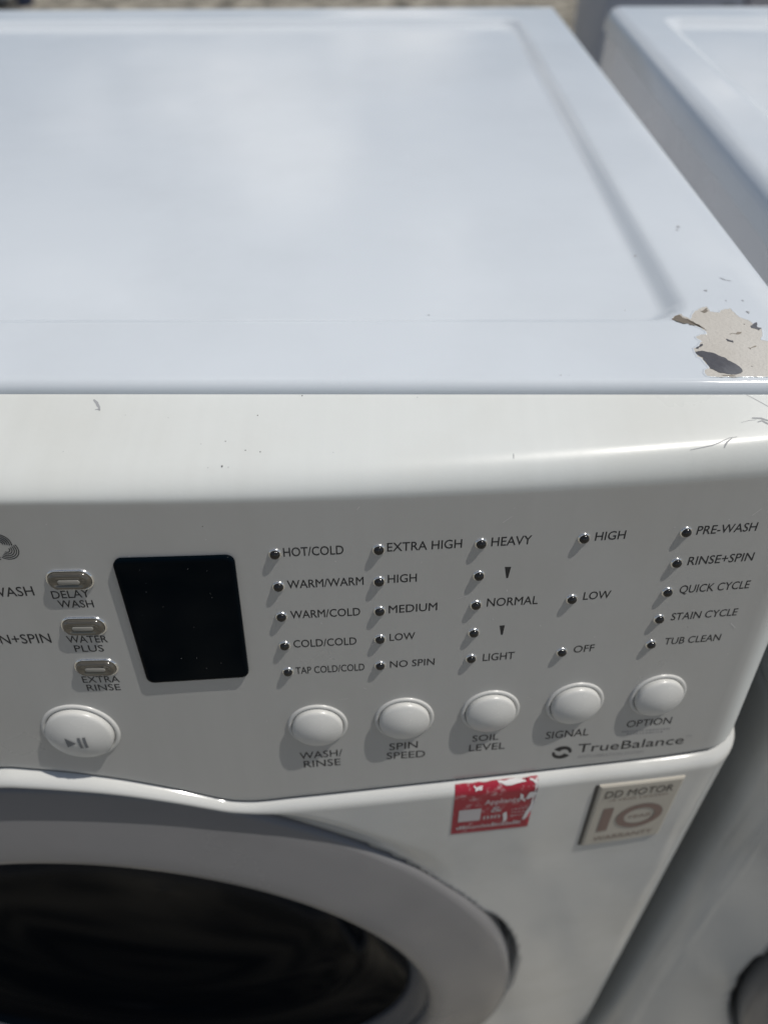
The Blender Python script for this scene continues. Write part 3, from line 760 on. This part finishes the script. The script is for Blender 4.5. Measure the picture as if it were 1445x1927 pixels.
# cracks and scuffs near the right end of the lip
lip_scratch([(0.2812, 0.82), (0.2850, 0.803), (0.2895, 0.783), (0.2925, 0.75), (0.2947, 0.719), (0.2962, 0.699), (0.2990, 0.690)], 0.2)
lip_scratch([(0.2936, 0.818), (0.2942, 0.785), (0.2949, 0.754), (0.2969, 0.708)], 0.35)
lip_scratch([(0.3065, 0.40), (0.3097, 0.41), (0.3125, 0.46)], 0.5)
lip_scratch([(0.3081, 0.47), (0.3098, 0.45), (0.3115, 0.50), (0.3130, 0.54)], 0.45)
lip_scratch([(0.3070, 0.012), (0.3095, 0.08), (0.3138, 0.215), (0.3170, 0.30)], 0.12)
lip_scratch([(0.302, 0.47), (0.305, 0.44), (0.308, 0.43)], 0.10)
lip_scratch([(0.2182, 0.765), (0.21815, 0.79), (0.2181, 0.815)], 0.16)
for x, w, r in ((0.1165, 0.534, 0.2), (0.1168, 0.79, 0.34), (0.1241, 0.635, 0.22), (0.1294, 0.655, 0.24), (0.112, 0.80, 0.16), (0.119, 0.80, 0.18), (0.108, 0.56, 0.16), (0.142, 0.02, 0.25), (0.1265, 0.25, 0.22), (0.185, 0.04, 0.18), (0.094, 0.27, 0.16), (0.078, 0.24, 0.15), (0.155, 0.68, 0.16), (0.06, 0.62, 0.15), (0.03, 0.70, 0.18)):
    lip_scratch([(x - r / 1300, w), (x, w + 0.003), (x + r / 1300, w)], r, M_scuff if r < 0.2 else M_print, 'speck')
# fine pale scratches and dust on the console face
V = []; F = []
for k in range(46):
    x = random.uniform(0.02, 0.33); v = random.uniform(0.004, 0.13); l = random.choice([0.3, 0.4, 0.5, 0.8, 2.0]) / 1000; a = random.uniform(0, pi); w = random.uniform(0.05, 0.11) / 1000
    dx, dv = cos(a) * l, sin(a) * l; nx_, nv_ = -sin(a) * w, cos(a) * w; b = len(V)
    for sx, sv in ((-dx - nx_, -dv - nv_), (dx - nx_, dv - nv_), (dx + nx_, dv + nv_), (-dx + nx_, -dv + nv_)): V.append(panel(x + sx, v + sv, 0.00016))
    F.append((b, b + 1, b + 2, b + 3))
o = pyd('dust', V, F, M_white, washer, smooth=False); o['kind'] = 'stuff'

# ------------------------------------------------------------------ the second machine to the right
washer2 = thing('washing_machine', 'plain white washing machine at the right edge, turned slightly, with rounded top corner', 'washing machine', group='white front-loading washing machines side by side')
build_machine(washer2, False)
th = R(-2.15)
# its left top edge runs from (0.376, 0) to (0.401, 0.66)
washer2.rotation_euler = (0, 0, th)
washer2.location = (0.375 + 0.343 * cos(th), 0.002 + 0.343 * sin(th), 0.0)

# ------------------------------------------------------------------ things behind
ap = thing('appliance', 'slate grey boxy appliance in shade behind the gap between the white machines', 'appliance', (1.385, 3.81, 0))
put('cabinet', box(-0.295, 0.295, -0.30, 0.30, 0.03, 0.86, 0.012, 3), M_slate, ap)
put('top_panel', box(-0.30, 0.30, -0.306, 0.306, 0.8625, 0.9, 0.012, 3), M_slate, ap)
put('handle_recess', box(0.205, 0.265, -0.303, -0.28, 0.468, 0.505, 0.006), M_dark, ap)
ap2 = thing('appliance', 'mauve grey appliance at the far right behind the second white machine', 'appliance', (2.02, 3.86, 0))
put('cabinet', box(-0.30, 0.30, -0.30, 0.30, 0.03, 0.86, 0.012, 3), M_slate2, ap2)
put('top_panel', box(-0.305, 0.305, -0.306, 0.306, 0.8625, 0.9, 0.012, 3), M_slate2, ap2)
for a_ in (ap, ap2):
    for x in (-0.24, 0.24):
        for y in (-0.24, 0.24): inst('foot', bpy.data.meshes['foot'], Matrix.Translation((x, y, 0)), a_)
bk = thing('bucket', 'dark navy tapered bucket far behind the washing machine at the top left', 'bucket', (-2.75, 6.62, 0))
V, F = lathe([(0.0001, 0.004), (0.055, 0.0), (0.06, 0.006), (0.135, 0.28), (0.142, 0.285), (0.142, 0.30), (0.134, 0.30), (0.131, 0.285), (0.058, 0.012), (0.0001, 0.012)], 32)
inst('pail', mesh('pail', V, F, M_navy), Matrix.Identity(4), bk)
V = []; F = []; n = 16
for i in range(n + 1):
    a = pi * i / n; c = Vector((0.14 * cos(a), -0.02 - 0.09 * sin(a), 0.285 - 0.03 * sin(a)))
    for k in range(6): b = 2 * pi * k / 6; V.append((c.x + 0.003 * cos(b) * cos(a), c.y + 0.003 * cos(b) * sin(a), c.z + 0.003 * sin(b)))
    if i:
        for k in range(6): F.append(((i - 1) * 6 + k, (i - 1) * 6 + (k + 1) % 6, i * 6 + (k + 1) % 6, i * 6 + k))
inst('handle', mesh('handle', V, F, M_dark), Matrix.Identity(4), bk)
fa = thing('appliance', 'pale white appliance far behind at the top left corner beside the bucket', 'appliance', (-3.27, 7.0, 0))
put('cabinet', box(-0.33, 0.33, -0.32, 0.32, 0.03, 0.9, 0.012, 3), M_side, fa)
put('top_panel', box(-0.335, 0.335, -0.325, 0.325, 0.902, 0.93, 0.008, 3), M_enamel, fa)
for x in (-0.28, 0.28):
    for y in (-0.26, 0.26): inst('foot', bpy.data.meshes['foot'], Matrix.Translation((x, y, 0)), fa)

# ------------------------------------------------------------------ ground
M_ground = mat('mottled_concrete', (0.3, 0.28, 0.24), 0.9, spec=0.2)
o_ = node(M_ground, 'ShaderNodeTexCoord').outputs['Object']
n_ = node(M_ground, 'ShaderNodeTexNoise', Scale=6.5, Detail=7.0, Roughness=0.66); link(M_ground, o_, n_.inputs['Vector'])
link(M_ground, ramp(M_ground, n_.outputs['Fac'], 0.41, (0.09, 0.084, 0.07), 0.60, (0.41, 0.38, 0.315)), M_ground.node_tree.nodes['Principled BSDF'].inputs['Base Color'])
b_ = node(M_ground, 'ShaderNodeBump', Strength=0.5, Distance=0.004); link(M_ground, n_.outputs['Fac'], b_.inputs['Height']); link(M_ground, b_.outputs[0], M_ground.node_tree.nodes['Principled BSDF'].inputs['Normal'])
g = pyd('ground', [(-400, -400, 0), (400, -400, 0), (400, 400, 0), (-400, 400, 0)], [(0, 1, 2, 3)], M_ground, smooth=False, lift=False)
g['kind'] = 'structure'
